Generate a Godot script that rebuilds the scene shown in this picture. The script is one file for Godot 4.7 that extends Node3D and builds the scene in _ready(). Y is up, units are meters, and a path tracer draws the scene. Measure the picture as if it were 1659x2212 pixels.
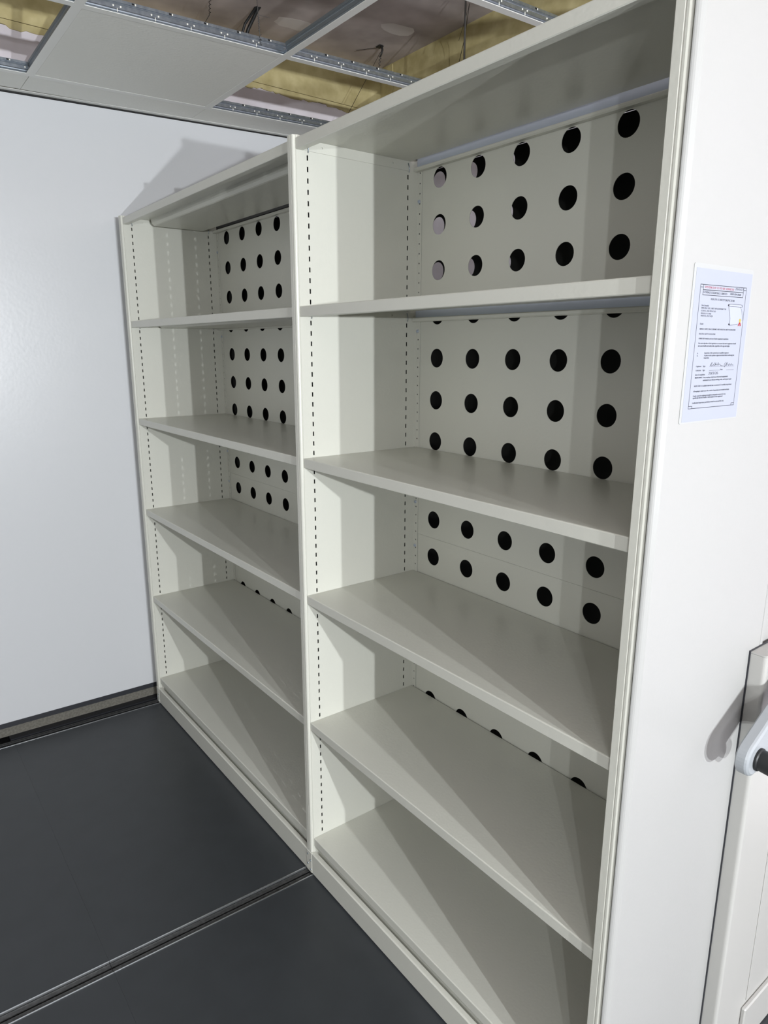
extends Node3D
# Mobile steel shelving against a white wall panel, under a half-tiled suspended ceiling.

const OY := 0.051            # the measuring frame has its zero 51 mm above the floor
const FL := -0.051
const DEP := 0.3926          # depth of a bay to its perforated back
const PITCH := 0.02628
const SHELF_Y := [2.0541, 1.6594, 1.2651, 0.8729, 0.474, 0.0763]
const LIP := 0.026

var mats := {}
var rng := RandomNumberGenerator.new()

# ---------------------------------------------------------------- mesh building
class MB:
	var v := PackedVector3Array()
	var n := PackedVector3Array()
	var uv := PackedVector2Array()
	var o := Vector3.ZERO
	func _init(origin := Vector3.ZERO):
		o = origin
	func tri(a: Vector3, b: Vector3, c: Vector3, out: Vector3):
		var nn := (b - a).cross(c - a)
		if nn.length() < 1e-14:
			return
		nn = nn.normalized()
		if nn.dot(out) < 0:
			var t := b; b = c; c = t
			nn = -nn
		# clockwise seen from outside
		for p in [a, c, b]:
			v.append(p - o); n.append(nn); uv.append(Vector2(p.z, p.y))
	func trin(a: Vector3, b: Vector3, c: Vector3, na: Vector3, nb: Vector3, nc: Vector3):
		var nn := (b - a).cross(c - a)
		if nn.length() < 1e-14:
			return
		var ps := [a, c, b]
		var ns := [na, nc, nb]
		if nn.dot(na + nb + nc) < 0:
			ps = [a, b, c]; ns = [na, nb, nc]
		for i in 3:
			v.append(ps[i] - o); n.append(ns[i].normalized()); uv.append(Vector2(ps[i].z, ps[i].y))
	func quad(a: Vector3, b: Vector3, c: Vector3, d: Vector3, out: Vector3):
		tri(a, b, c, out); tri(a, c, d, out)
	func box(lo: Vector3, hi: Vector3, ch := 0.0):
		var c := (lo + hi) * 0.5
		var h := (hi - lo) * 0.5
		ch = minf(ch, minf(h.x, minf(h.y, h.z)) * 0.9)
		for ax in 3:
			var b := (ax + 1) % 3
			var d := (ax + 2) % 3
			for s in [-1.0, 1.0]:
				var q := []
				for k in [[-1, -1], [1, -1], [1, 1], [-1, 1]]:
					var p := c
					p[ax] += s * h[ax]; p[b] += k[0] * (h[b] - ch); p[d] += k[1] * (h[d] - ch)
					q.append(p)
				var out := Vector3.ZERO
				out[ax] = s
				quad(q[0], q[1], q[2], q[3], out)
		if ch <= 0.0:
			return
		for ax in 3:
			var b := (ax + 1) % 3
			var d := (ax + 2) % 3
			for sb in [-1.0, 1.0]:
				for sd in [-1.0, 1.0]:
					var q := []
					for k in [[-1, 0], [1, 0], [1, 1], [-1, 1]]:
						var p := c
						p[ax] += k[0] * (h[ax] - ch)
						p[b] += sb * (h[b] - (ch if k[1] == 0 else 0.0))
						p[d] += sd * (h[d] - (0.0 if k[1] == 0 else ch))
						q.append(p)
					var out := Vector3.ZERO
					out[b] = sb; out[d] = sd
					quad(q[0], q[1], q[2], q[3], out)
		for sx in [-1.0, 1.0]:
			for sy in [-1.0, 1.0]:
				for sz in [-1.0, 1.0]:
					var s := Vector3(sx, sy, sz)
					var q := []
					for k in 3:
						var p := c + s * (h - Vector3(ch, ch, ch))
						p[k] += s[k] * ch
						q.append(p)
					tri(q[0], q[1], q[2], s)
	# closed outline pts (2D) in the plane spanned by U and V, swept from a to b along W
	func sweep(pts: PackedVector2Array, u: Vector3, w2: Vector3, along: Vector3, a: float, b: float, caps := true, smooth := false):
		var area := 0.0
		var m := pts.size()
		for i in m:
			area += pts[i].cross(pts[(i + 1) % m])
		var sgn := 1.0 if area > 0 else -1.0
		var nrm := []
		for i in m:
			var e := pts[(i + 1) % m] - pts[i]
			nrm.append((u * e.y - w2 * e.x) * sgn)
		for i in m:
			var j := (i + 1) % m
			var p := u * pts[i].x + w2 * pts[i].y
			var q := u * pts[j].x + w2 * pts[j].y
			if smooth:
				var n0: Vector3 = (nrm[i].normalized() + nrm[(i + m - 1) % m].normalized())
				var n1: Vector3 = (nrm[i].normalized() + nrm[j].normalized())
				trin(p + along * a, q + along * a, q + along * b, n0, n1, n1)
				trin(p + along * a, q + along * b, p + along * b, n0, n1, n0)
			else:
				quad(p + along * a, q + along * a, q + along * b, p + along * b, nrm[i])
		if caps:
			var t := Geometry2D.triangulate_polygon(pts)
			for k in range(0, t.size(), 3):
				for e in [[a, -1.0], [b, 1.0]]:
					var P := []
					for x in 3:
						var pp := pts[t[k + x]]
						P.append(u * pp.x + w2 * pp.y + along * e[0])
					tri(P[0], P[1], P[2], along * e[1])
	func tube(path: PackedVector3Array, r0: float, r1 := -1.0, seg := 8):
		if r1 < 0: r1 = r0
		var prev := []
		var pn := []
		var side := Vector3.ZERO
		for i in path.size():
			var d := (path[mini(i + 1, path.size() - 1)] - path[maxi(i - 1, 0)]).normalized()
			if side == Vector3.ZERO:
				side = d.cross(Vector3.UP if absf(d.y) < 0.9 else Vector3.RIGHT).normalized()
			side = (side - d * side.dot(d)).normalized()
			var up := d.cross(side)
			var r := lerpf(r0, r1, float(i) / maxf(1.0, path.size() - 1))
			var ring := []
			var rn := []
			for k in seg:
				var a := TAU * k / seg
				var x := side * cos(a) + up * sin(a)
				ring.append(path[i] + x * r); rn.append(x)
			if i > 0:
				for k in seg:
					var j := (k + 1) % seg
					trin(prev[k], prev[j], ring[j], pn[k], pn[j], rn[j])
					trin(prev[k], ring[j], ring[k], pn[k], rn[j], rn[k])
			if i == 0 or i == path.size() - 1:
				for k in seg:
					tri(path[i], ring[k], ring[(k + 1) % seg], -d if i == 0 else d)
			prev = ring; pn = rn
	# lathe round an axis: prof = [(radius, distance along axis)]
	func lathe(at: Vector3, axis: Vector3, prof: PackedVector2Array, seg := 20):
		var s := axis.cross(Vector3.UP if absf(axis.y) < 0.9 else Vector3.RIGHT).normalized()
		var t := axis.cross(s)
		for i in prof.size() - 1:
			var e := prof[i + 1] - prof[i]
			for k in seg:
				var a0 := TAU * k / seg
				var a1 := TAU * (k + 1) / seg
				var d0 := s * cos(a0) + t * sin(a0)
				var d1 := s * cos(a1) + t * sin(a1)
				var n0 := d0 * e.y - axis * e.x
				var n1 := d1 * e.y - axis * e.x
				var p0 := at + d0 * prof[i].x + axis * prof[i].y
				var p1 := at + d1 * prof[i].x + axis * prof[i].y
				var q0 := at + d0 * prof[i + 1].x + axis * prof[i + 1].y
				var q1 := at + d1 * prof[i + 1].x + axis * prof[i + 1].y
				trin(p0, p1, q1, n0, n1, n1)
				trin(p0, q1, q0, n0, n1, n0)
	# thin plate with round holes: cu, cv = hole centres on a grid; the plate runs eu[0]..eu[1], ev[0]..ev[1]
	func holes(at: Vector3, u: Vector3, w: Vector3, nrm: Vector3, th: float, cu: Array, cv: Array, eu: Array, ev: Array, r: float, seg := 32):
		var us := [eu[0]]
		for i in cu.size() - 1:
			us.append((cu[i] + cu[i + 1]) * 0.5)
		us.append(eu[1])
		var vs := [ev[0]]
		for i in cv.size() - 1:
			vs.append((cv[i] + cv[i + 1]) * 0.5)
		vs.append(ev[1])
		for i in cu.size():
			for j in cv.size():
				var inn := []
				var outp := []
				for s in 4:
					for k in seg / 4:
						var f := float(k) / (seg / 4)
						var p := Vector2.ZERO
						match s:
							0: p = Vector2(lerpf(us[i], us[i + 1], f), vs[j])
							1: p = Vector2(us[i + 1], lerpf(vs[j], vs[j + 1], f))
							2: p = Vector2(lerpf(us[i + 1], us[i], f), vs[j + 1])
							3: p = Vector2(us[i], lerpf(vs[j + 1], vs[j], f))
						outp.append(p)
						var d := (p - Vector2(cu[i], cv[j]))
						# spread evenly round the hole
						var a := TAU * (s * (seg / 4) + k) / seg - PI * 0.75
						inn.append(Vector2(cu[i], cv[j]) + Vector2(cos(a), sin(a)) * r)
				for k in seg:
					var l := (k + 1) % seg
					for side in [0.0, -th]:
						var A := []
						for p in [inn[k], inn[l], outp[l], outp[k]]:
							A.append(at + u * p.x + w * p.y + nrm * side)
						quad(A[0], A[1], A[2], A[3], nrm if side == 0.0 else -nrm)
					var p0: Vector3 = at + u * inn[k].x + w * inn[k].y
					var p1: Vector3 = at + u * inn[l].x + w * inn[l].y
					var c: Vector3 = at + u * cu[i] + w * cv[j]
					quad(p0, p1, p1 - nrm * th, p0 - nrm * th, c - p0)
		var c00: Vector3 = at + u * eu[0] + w * ev[0]
		var c10: Vector3 = at + u * eu[1] + w * ev[0]
		var c11: Vector3 = at + u * eu[1] + w * ev[1]
		var c01: Vector3 = at + u * eu[0] + w * ev[1]
		var mid := (c00 + c11) * 0.5
		for e in [[c00, c10], [c10, c11], [c11, c01], [c01, c00]]:
			quad(e[0], e[1], e[1] - nrm * th, e[0] - nrm * th, (e[0] + e[1]) * 0.5 - mid)
	# thin plate with columns of rectangular slots (half width hw, half height hh)
	func slots(at: Vector3, u: Vector3, w: Vector3, nrm: Vector3, th: float, cu: Array, cv: Array, eu: Array, ev: Array, hw: float, hh: float):
		var us := [eu[0]]
		for c in cu:
			us.append(c - hw); us.append(c + hw)
		us.append(eu[1])
		for i in us.size() - 1:
			var ys := [ev[0]]
			if i % 2 == 1:
				for c in cv:
					ys.append(c - hh); ys.append(c + hh)
			ys.append(ev[1])
			for j in range(0, ys.size() - 1, 2):
				for side in [0.0, -th]:
					var o3: Vector3 = at + nrm * side
					quad(o3 + u * us[i] + w * ys[j], o3 + u * us[i + 1] + w * ys[j], o3 + u * us[i + 1] + w * ys[j + 1], o3 + u * us[i] + w * ys[j + 1], nrm if side == 0.0 else -nrm)
			if i % 2 == 1:
				for c in cv:
					var q := [at + u * us[i] + w * (c - hh), at + u * us[i + 1] + w * (c - hh), at + u * us[i + 1] + w * (c + hh), at + u * us[i] + w * (c + hh)]
					var m: Vector3 = (q[0] + q[2]) * 0.5
					for k in 4:
						var a: Vector3 = q[k]
						var b: Vector3 = q[(k + 1) % 4]
						quad(a, b, b - nrm * th, a - nrm * th, m - (a + b) * 0.5)
	func mesh() -> ArrayMesh:
		var arr := []
		arr.resize(Mesh.ARRAY_MAX)
		arr[Mesh.ARRAY_VERTEX] = v
		arr[Mesh.ARRAY_NORMAL] = n
		arr[Mesh.ARRAY_TEX_UV] = uv
		var am := ArrayMesh.new()
		am.add_surface_from_arrays(Mesh.PRIMITIVE_TRIANGLES, arr)
		return am

# ---------------------------------------------------------------- naming
func thing(called: String, label: String, category: String, at := Vector3.ZERO, group := "") -> Node3D:
	var nd := Node3D.new()
	nd.name = called
	add_child(nd, true)
	nd.position = at + Vector3(0, OY, 0)
	nd.set_meta("o", at)
	if label: nd.set_meta("label", label)
	if category: nd.set_meta("category", category)
	if group: nd.set_meta("group", group)
	return nd

func struct(called: String, label: String, at := Vector3.ZERO) -> Node3D:
	var nd := thing(called, label, "", at)
	nd.set_meta("kind", "structure")
	return nd

func org(nd: Node) -> Vector3:
	return nd.get_meta("o")

func part(called: String, mb: MB, m: String, parent: Node3D, label := "") -> MeshInstance3D:
	var mi := MeshInstance3D.new()
	mi.name = called
	mi.mesh = mb.mesh()
	mi.material_override = mats[m]
	parent.add_child(mi, true)
	mi.set_meta("o", mb.o)
	if label: mi.set_meta("label", label)
	return mi

func clean(nd: Node):
	for c in nd.get_children():
		clean(c)
	if nd.has_meta("o"): nd.remove_meta("o")

# ---------------------------------------------------------------- materials
func grain(size: int, seed_: int, blur: int) -> Image:
	rng.seed = seed_
	var a := PackedFloat32Array()
	a.resize(size * size)
	for i in size * size:
		a[i] = rng.randf()
	for pass_ in blur:
		var b := a.duplicate()
		for y in size:
			for x in size:
				b[y * size + x] = (a[y * size + x] * 2.0 + a[y * size + (x + 1) % size] + a[y * size + (x + size - 1) % size] + a[((y + 1) % size) * size + x] + a[((y + size - 1) % size) * size + x]) / 6.0
		a = b
	var im := Image.create(size, size, false, Image.FORMAT_RGB8)
	var lo := 1.0
	var hi := 0.0
	for x in a:
		lo = minf(lo, x); hi = maxf(hi, x)
	for y in size:
		for x in size:
			var g := (a[y * size + x] - lo) / (hi - lo)
			im.set_pixel(x, y, Color(g, g, g))
	return im

func std(key: String, c: Color, rough: float, metal := 0.0, spec := 0.5) -> StandardMaterial3D:
	var m := StandardMaterial3D.new()
	m.resource_name = key
	m.albedo_color = c
	m.roughness = rough
	m.metallic = metal
	m.metallic_specular = spec
	mats[key] = m
	return m

func tri_normal(m: StandardMaterial3D, tex: Texture2D, scale: float, strength: float):
	m.normal_enabled = true
	m.normal_texture = tex
	m.normal_scale = strength
	m.uv1_triplanar = true
	m.uv1_world_triplanar = true
	m.uv1_scale = Vector3(scale, scale, scale)

func noise_tex(freq: float, lo: Color, hi: Color, seed_: int, oct := 4) -> ImageTexture:
	var fn := FastNoiseLite.new()
	fn.seed = seed_
	fn.frequency = freq
	fn.fractal_octaves = oct
	var im := fn.get_seamless_image(512, 512)
	var om := Image.create(512, 512, false, Image.FORMAT_RGB8)
	for y in 512:
		for x in 512:
			om.set_pixel(x, y, lo.lerp(hi, im.get_pixel(x, y).r))
	return ImageTexture.create_from_image(om)

func tri_albedo(m: StandardMaterial3D, tex: Texture2D, scale: float):
	m.albedo_texture = tex
	m.uv1_triplanar = true
	m.uv1_world_triplanar = true
	m.uv1_scale = Vector3(scale, scale, scale)

func make_materials():
	var g := grain(256, 7, 2)
	var nm := g.duplicate()
	nm.bump_map_to_normal_map(2.0)
	var peel := ImageTexture.create_from_image(nm)
	var s := std("white_steel", Color(0.806, 0.804, 0.766), 0.30)
	tri_normal(s, peel, 2.2, 0.06)
	s = std("rear_shade_steel", Color(0.16, 0.16, 0.15), 0.6)  # white steel darkened: shade inside the rear row put into the colour
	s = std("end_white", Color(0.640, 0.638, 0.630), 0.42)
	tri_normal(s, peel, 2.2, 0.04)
	s = std("box_white", Color(0.68, 0.675, 0.66), 0.38)
	s = std("wall_board", Color(0.805, 0.81, 0.82), 0.34)
	tri_normal(s, peel, 1.1, 0.03)
	s = std("plain_wall", Color(0.62, 0.62, 0.60), 0.8)
	s = std("galv", Color(0.66, 0.69, 0.72), 0.32, 0.9)
	tri_albedo(s, noise_tex(0.03, Color(0.80, 0.82, 0.84), Color(1, 1, 1), 3), 3.0)
	s = std("galv_dull", Color(0.50, 0.53, 0.55), 0.5, 0.7)
	s = std("strip_steel", Color(0.72, 0.75, 0.80), 0.45, 0.35)
	s = std("tee_white", Color(0.91, 0.91, 0.89), 0.45)
	s = std("tile", Color(0.91, 0.91, 0.885), 0.85)
	tri_normal(s, peel, 1.6, 0.12)
	s = std("dark", Color(0.03, 0.03, 0.03), 0.6)
	s = std("deck", Color(0.205, 0.217, 0.23), 0.42)
	tri_albedo(s, noise_tex(0.02, Color(0.93, 0.93, 0.93), Color(1, 1, 1), 5), 0.8)
	s = std("subfloor", Color(0.10, 0.10, 0.10), 0.8)
	s = std("rail_bright", Color(0.86, 0.87, 0.88), 0.25, 0.9)
	s = std("stitch_glint", Color(0.93, 0.92, 0.88), 0.4)  # near-white colour stands in for light caught on the metal
	s = std("rail_gray", Color(0.36, 0.36, 0.36), 0.4, 0.5)
	tri_albedo(s, noise_tex(0.06, Color(0.7, 0.7, 0.7), Color(1, 1, 1), 8), 2.0)
	s = std("rubber", Color(0.07, 0.075, 0.10), 0.5)
	s = std("skirt_dark", Color(0.16, 0.165, 0.185), 0.45)
	s = std("skirt_gray", Color(0.47, 0.46, 0.43), 0.6)
	tri_albedo(s, noise_tex(0.05, Color(0.75, 0.74, 0.72), Color(1, 1, 1), 9), 3.0)
	s = std("plasterboard", Color(0.92, 0.895, 0.92), 0.85)
	tri_albedo(s, noise_tex(0.012, Color(0.92, 0.91, 0.90), Color(1, 1, 1), 11), 0.9)
	s = std("soffit", Color(0.80, 0.755, 0.74), 0.85)
	tri_albedo(s, noise_tex(0.008, Color(0.74, 0.73, 0.72), Color(1, 1, 1), 12), 0.7)
	s = std("patch", Color(0.82, 0.79, 0.77), 0.85)
	s = std("yellow_board", Color(0.82, 0.77, 0.58), 0.75)
	tri_albedo(s, noise_tex(0.015, Color(0.82, 0.80, 0.74), Color(1, 1, 1), 13), 1.2)
	s = std("wire", Color(0.45, 0.45, 0.45), 0.35, 0.9)
	s = std("wire_dark", Color(0.12, 0.11, 0.10), 0.5, 0.3)
	s = std("hook", Color(0.10, 0.095, 0.09), 0.5)
	s = std("grip", Color(0.10, 0.105, 0.11), 0.5)
	s = std("arm", Color(0.60, 0.615, 0.63), 0.38)
	s = std("paper", Color(0.600, 0.615, 0.665), 0.6)
	s = std("pouch", Color(0.645, 0.65, 0.645), 0.28)
	s = std("ink", Color(0.10, 0.10, 0.14), 0.7)
	s = std("ink_gray", Color(0.25, 0.25, 0.29), 0.7)
	s = std("ink_red", Color(0.60, 0.12, 0.18), 0.7)
	s = std("rosette_red", Color(0.60, 0.07, 0.10), 0.7)
	s = std("rosette_yellow", Color(0.65, 0.58, 0.25), 0.7)
	s = std("scroll_white", Color(0.63, 0.645, 0.71), 0.6)
	s = std("lamp_body", Color(0.12, 0.12, 0.13), 0.5)
	s = std("lamp_stand", Color(0.75, 0.60, 0.10), 0.45)
	s = std("lamp_glow", Color(1, 1, 1), 0.5)
	s.emission_enabled = true
	s.emission = Color(1.0, 0.98, 0.95)
	s.emission_energy_multiplier = 4.0
	s = std("panel_glow", Color(1, 1, 1), 0.5)
	s.emission_enabled = true
	s.emission = Color(1.0, 0.98, 0.95)
	s.emission_energy_multiplier = 1.2

# ---------------------------------------------------------------- scene
func _ready():
	rng.seed = 1
	# camera
	var cam := Camera3D.new()
	cam.name = "camera"
	add_child(cam)
	cam.position = Vector3(1.5946, 1.5563 + OY, 0.9463)
	cam.basis = Basis.from_euler(Vector3(-0.2342, 0.9178, 0.0015))
	cam.fov = rad_to_deg(2.0 * atan(1106.0 / 1487.73))
	cam.near = 0.02
	cam.current = true
	# air
	var we := WorldEnvironment.new()
	we.name = "environment"
	var env := Environment.new()
	env.background_mode = Environment.BG_COLOR
	env.background_color = Color(0.02, 0.02, 0.02)
	env.tonemap_mode = Environment.TONE_MAPPER_LINEAR
	env.tonemap_exposure = 1.0
	env.sdfgi_enabled = true
	env.ssao_enabled = true
	env.ssil_enabled = true
	we.environment = env
	add_child(we)
	make_materials()
	# lights: two twin-headed work lamps on stands, and added fill panels over the rest of the room
	floodlight("floodlight", "twin headed work lamp on a yellow stand right of the end panel", Vector3(4.32, FL, 0.61), [Vector3(4.30, 1.60, 0.422), Vector3(4.33, 1.61, 0.818)], 8.9, Vector3(-1, 0, -0.1))
	floodlight("floodlight", "twin headed work lamp on a yellow stand out in the room", Vector3(3.14, FL, 2.15), [Vector3(3.25, 1.60, 2.10), Vector3(3.02, 1.60, 2.2)], 1.75, Vector3(-0.7, 0, -0.7))
	fill_lights()
	room()
	ceiling_grid()
	floor_and_rails()
	base()
	bay("shelving_bay", false, "wide white steel shelving bay beside the white wall panel, six shelf levels, perforated back")
	bay("shelving_bay", true, "narrower white steel shelving bay beside the end panel, six shelf levels, perforated back")
	rear_unit()
	end_panel()
	notice()
	void_fittings()
	for c in get_children():
		clean(c)

# ---------------------------------------------------------------- lamps
func floodlight(called: String, label: String, at: Vector3, heads: Array, energy: float, face: Vector3):
	var t := thing(called, label, "work lamp", at, "work lamps on stands")
	var f := face.normalized()
	var st := MB.new(at)
	st.tube(PackedVector3Array([at + Vector3(0, 0.5, 0), Vector3(at.x, 1.50, at.z)]), 0.014, 0.012, 10)
	part("pole", st, "lamp_stand", t)
	for k in 3:
		var a := TAU * k / 3.0 + 0.4
		st = MB.new(at)
		st.tube(PackedVector3Array([at + Vector3(0, 0.62, 0), at + Vector3(cos(a) * 0.42, 0.012, sin(a) * 0.42)]), 0.011, 0.010, 8)
		part("leg", st, "lamp_stand", t)
	var hd: Vector3 = heads[0]
	var he: Vector3 = heads[1]
	var cb := MB.new(at)
	cb.tube(PackedVector3Array([Vector3(hd.x, 1.50, hd.z) - f * 0.06, Vector3(he.x, 1.50, he.z) - f * 0.06]), 0.011, 0.011, 8)
	cb.tube(PackedVector3Array([Vector3(at.x, 1.50, at.z), (Vector3(hd.x, 1.50, hd.z) + Vector3(he.x, 1.50, he.z)) * 0.5 - f * 0.06]), 0.011, 0.011, 8)
	part("cross_bar", cb, "lamp_stand", t)
	for h in heads:
		var c: Vector3 = h - f * 0.045
		var s := f.cross(Vector3.UP).normalized()
		var hb := MB.new(at)
		var pts := PackedVector2Array([Vector2(-0.07, -0.09), Vector2(0.07, -0.09), Vector2(0.08, -0.08), Vector2(0.08, 0.08), Vector2(0.07, 0.09), Vector2(-0.07, 0.09), Vector2(-0.08, 0.08), Vector2(-0.08, -0.08)])
		var rel := MB.new(at)
		hb.sweep(pts, s, Vector3.UP, f, 0.0, 0.03)
		for i in hb.v.size():
			hb.v[i] += c - f * 0.03
		var hp := part("lamp_head", hb, "lamp_body", t)
		var gl := MB.new(at)
		gl.sweep(PackedVector2Array([Vector2(-0.06, -0.07), Vector2(0.06, -0.07), Vector2(0.06, 0.07), Vector2(-0.06, 0.07)]), s, Vector3.UP, f, 0.0, 0.004)
		for i in gl.v.size():
			gl.v[i] += c
		part("lamp_lens", gl, "lamp_glow", hp)
		var yk := MB.new(at)
		yk.tube(PackedVector3Array([Vector3(h.x, 1.50, h.z) - f * 0.06, c - f * 0.02 + Vector3(0, -0.088, 0)]), 0.008, 0.008, 6)
		part("yoke", yk, "lamp_body", hp)
		var li := SpotLight3D.new()
		li.name = "lamp_light"
		li.position = h - at + f * 0.01
		t.add_child(li, true)
		li.basis = Basis.looking_at(f, Vector3.UP)
		li.light_color = Color(0.965, 0.985, 1.0)
		li.light_energy = energy
		li.spot_angle = 88.0
		li.spot_angle_attenuation = 0.3
		li.spot_range = 12.0
		li.spot_attenuation = 2.0
		li.light_size = 0.015
		li.shadow_enabled = true

func fill_lights():  # added fill lights out of view, shaped as ceiling panels
	var y := 2.47
	var i := 0
	var names := ["added square fill light panel behind the camera, nearest the shelving", "added square fill light panel over the far room, beyond the work lamps", "added square fill light panel at the front of the room, left side"]
	for p in [Vector3(2.2, y, 2.4), Vector3(4.4, y, 2.4), Vector3(0.2, y, 2.9)]:
		var t := thing("fill_panel", names[i], "ceiling light", p, "added fill panels")
		var fr := MB.new(p)
		fr.box(p + Vector3(-0.3, 0.0, -0.3), p + Vector3(0.3, 0.03, 0.3), 0.004)
		part("frame", fr, "tee_white", t)
		var d := MB.new(p)
		d.box(p + Vector3(-0.28, -0.004, -0.28), p + Vector3(0.28, -0.001, 0.28))
		part("diffuser", d, "panel_glow", t)
		for sx in [-0.25, 0.25]:
			var hw := MB.new(p)
			hw.tube(PackedVector3Array([p + Vector3(sx, 0.03, 0), Vector3(p.x + sx, 2.85, p.z)]), 0.002, 0.002, 6)
			part("hanger", hw, "wire", t)
		var li := AreaLight3D.new()
		li.name = "panel_light"
		t.add_child(li, true)
		li.position = Vector3(0, -0.012, 0)
		li.rotation = Vector3(-PI / 2, 0, 0)
		li.area_size = Vector2(0.55, 0.55)
		li.light_color = Color(0.99, 1.0, 1.0)
		li.light_energy = 0.10
		li.area_range = 12.0
		li.shadow_enabled = true
		i += 1

# ---------------------------------------------------------------- room
func wx(z: float) -> float:
	return -1.4365 - 0.023 * z

func skew_box(mb: MB, x0: float, x1: float, y0: float, y1: float, z0: float, z1: float, k: float):
	# a long box whose sides run at x + k*z
	var c := []
	for z in [z0, z1]:
		for q in [[x0, y0], [x1, y0], [x1, y1], [x0, y1]]:
			c.append(Vector3(q[0] + k * z, q[1], z))
	mb.quad(c[0], c[1], c[2], c[3], Vector3(0, 0, signf(z0 - z1)))
	mb.quad(c[4], c[5], c[6], c[7], Vector3(0, 0, signf(z1 - z0)))
	mb.quad(c[0], c[1], c[5], c[4], Vector3.DOWN)
	mb.quad(c[3], c[2], c[6], c[7], Vector3.UP)
	mb.quad(c[0], c[3], c[7], c[4], Vector3.LEFT)
	mb.quad(c[1], c[2], c[6], c[5], Vector3.RIGHT)

func room():
	var at := Vector3(-1.44, FL, 0)
	var w := struct("wall_left", "smooth blue-white wall panel at the left end of the shelving", at)
	var b := MB.new(at)
	# panel top follows the ceiling line, so it is built as one slab with a sloping head
	var z0 := -1.40
	var z1 := 3.5
	var prof := []
	for z in [z0, z1]:
		var top: float = 2.4635 - 0.0279 * z
		prof.append([Vector3(wx(z) - 0.03, 0.0145, z), Vector3(wx(z), 0.0145, z), Vector3(wx(z), top, z), Vector3(wx(z) - 0.03, top, z)])
	var A = prof[0]
	var B = prof[1]
	b.quad(A[0], A[1], A[2], A[3], Vector3(0, 0, -1))
	b.quad(B[0], B[1], B[2], B[3], Vector3(0, 0, 1))
	b.quad(A[1], A[2], B[2], B[1], Vector3.RIGHT)
	b.quad(A[0], A[3], B[3], B[0], Vector3.LEFT)
	b.quad(A[2], A[3], B[3], B[2], Vector3.UP)
	b.quad(A[0], A[1], B[1], B[0], Vector3.DOWN)
	part("wall_panel", b, "wall_board", w)
	b = MB.new(at)
	b.box(Vector3(-1.62, FL, z0), Vector3(-1.502, 2.6945, z1))
	part("plasterboard", b, "plasterboard", w)
	b = MB.new(at)
	b.box(Vector3(-1.62, 2.7145, z0), Vector3(-1.497, 2.925, z1))
	part("yellow_band", b, "yellow_board", w, "yellow board band above the plasterboard")
	# lower strip of the band with its torn edge
	b = MB.new(at)
	rng.seed = 21
	var zz := z0
	var pts := PackedVector2Array()
	while zz < 1.2:
		pts.append(Vector2(zz, 2.688 + rng.randf_range(-0.005, 0.007) + 0.004 * sin(zz * 23.0)))
		zz += rng.randf_range(0.008, 0.024)
	pts.append(Vector2(z1, 2.69))
	pts.append(Vector2(z1, 2.7125))
	pts.append(Vector2(z0, 2.7125))
	b.sweep(pts, Vector3(0, 0, 1), Vector3.UP, Vector3.RIGHT, -1.53, -1.498)
	part("torn_strip", b, "yellow_board", w, "yellow strip with a torn lower edge")

	var wb := struct("wall_back", "wall behind the shelving with a yellow board band above the ceiling", Vector3(2.0, FL, -1.4))
	b = MB.new(org(wb))
	b.box(Vector3(-1.62, FL, -1.52), Vector3(5.5, 2.69, -1.40))
	part("plasterboard", b, "plasterboard", wb)
	b = MB.new(org(wb))
	b.box(Vector3(-1.62, 2.69, -1.52), Vector3(5.5, 2.925, -1.397))
	part("yellow_band", b, "yellow_board", wb, "yellow board band under the soffit")
	b = MB.new(org(wb))
	b.box(Vector3(-1.497, 2.70, -1.397), Vector3(-1.40, 2.912, -1.392), 0.001)
	part("board_end", b, "yellow_board", wb)

	var wr := struct("wall_right", "plain white wall at the far right of the room", Vector3(5.5, FL, 1))
	b = MB.new(org(wr)); b.box(Vector3(5.5, FL, -1.52), Vector3(5.62, 2.95, 3.62)); part("wall_face", b, "plain_wall", wr)
	var wf := struct("wall_front", "plain white wall behind the camera", Vector3(2, FL, 3.5))
	b = MB.new(org(wf)); b.box(Vector3(-1.62, FL, 3.5), Vector3(5.5, 2.95, 3.62)); part("wall_face", b, "plain_wall", wf)

	# skirting at the foot of the wall panel
	var bb := struct("baseboard_left", "dark trim and grey skirting strip under the wall panel", at)
	b = MB.new(at); skew_box(b, -1.462, -1.4335, -0.0065, 0.0145, z0, z1, -0.023); part("top_trim", b, "skirt_dark", bb, "dark trim along the bottom of the panel")
	b = MB.new(at); skew_box(b, -1.462, -1.437, FL + 0.004, -0.0065, z0, z1, -0.023); part("skirting_strip", b, "skirt_gray", bb)

	# plasterboard soffit far above the grid
	var so := struct("ceiling", "bare purple-grey plasterboard soffit above the suspended grid", Vector3(2, 2.879, 0))
	so.rotation.x = 0.0279
	b = MB.new(); b.box(Vector3(-3.62, 0.0, -1.53), Vector3(3.62, 0.11, 3.63)); part("soffit_board", b, "soffit", so)
	rng.seed = 5
	for p in [[-1.30, -0.78, 0.10], [-1.09, -1.18, 0.10], [-0.75, -0.62, 0.12], [-0.55, -1.02, 0.10], [-1.15, -0.25, 0.12]]:
		b = MB.new()
		var q := PackedVector2Array()
		for k in 12:
			var a := TAU * k / 12.0
			q.append(Vector2(p[0] - 2.0 + cos(a) * p[2] * rng.randf_range(0.8, 1.1) * 0.5, p[1] + sin(a) * p[2] * rng.randf_range(0.8, 1.1)))
		b.sweep(q, Vector3.RIGHT, Vector3(0, 0, 1), Vector3.UP, -0.0002, 0.0001)
		part("light_patch", b, "patch", so, "pale patch of light painted on the soffit")  # bounced light on the soffit, painted as paler patches

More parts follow.
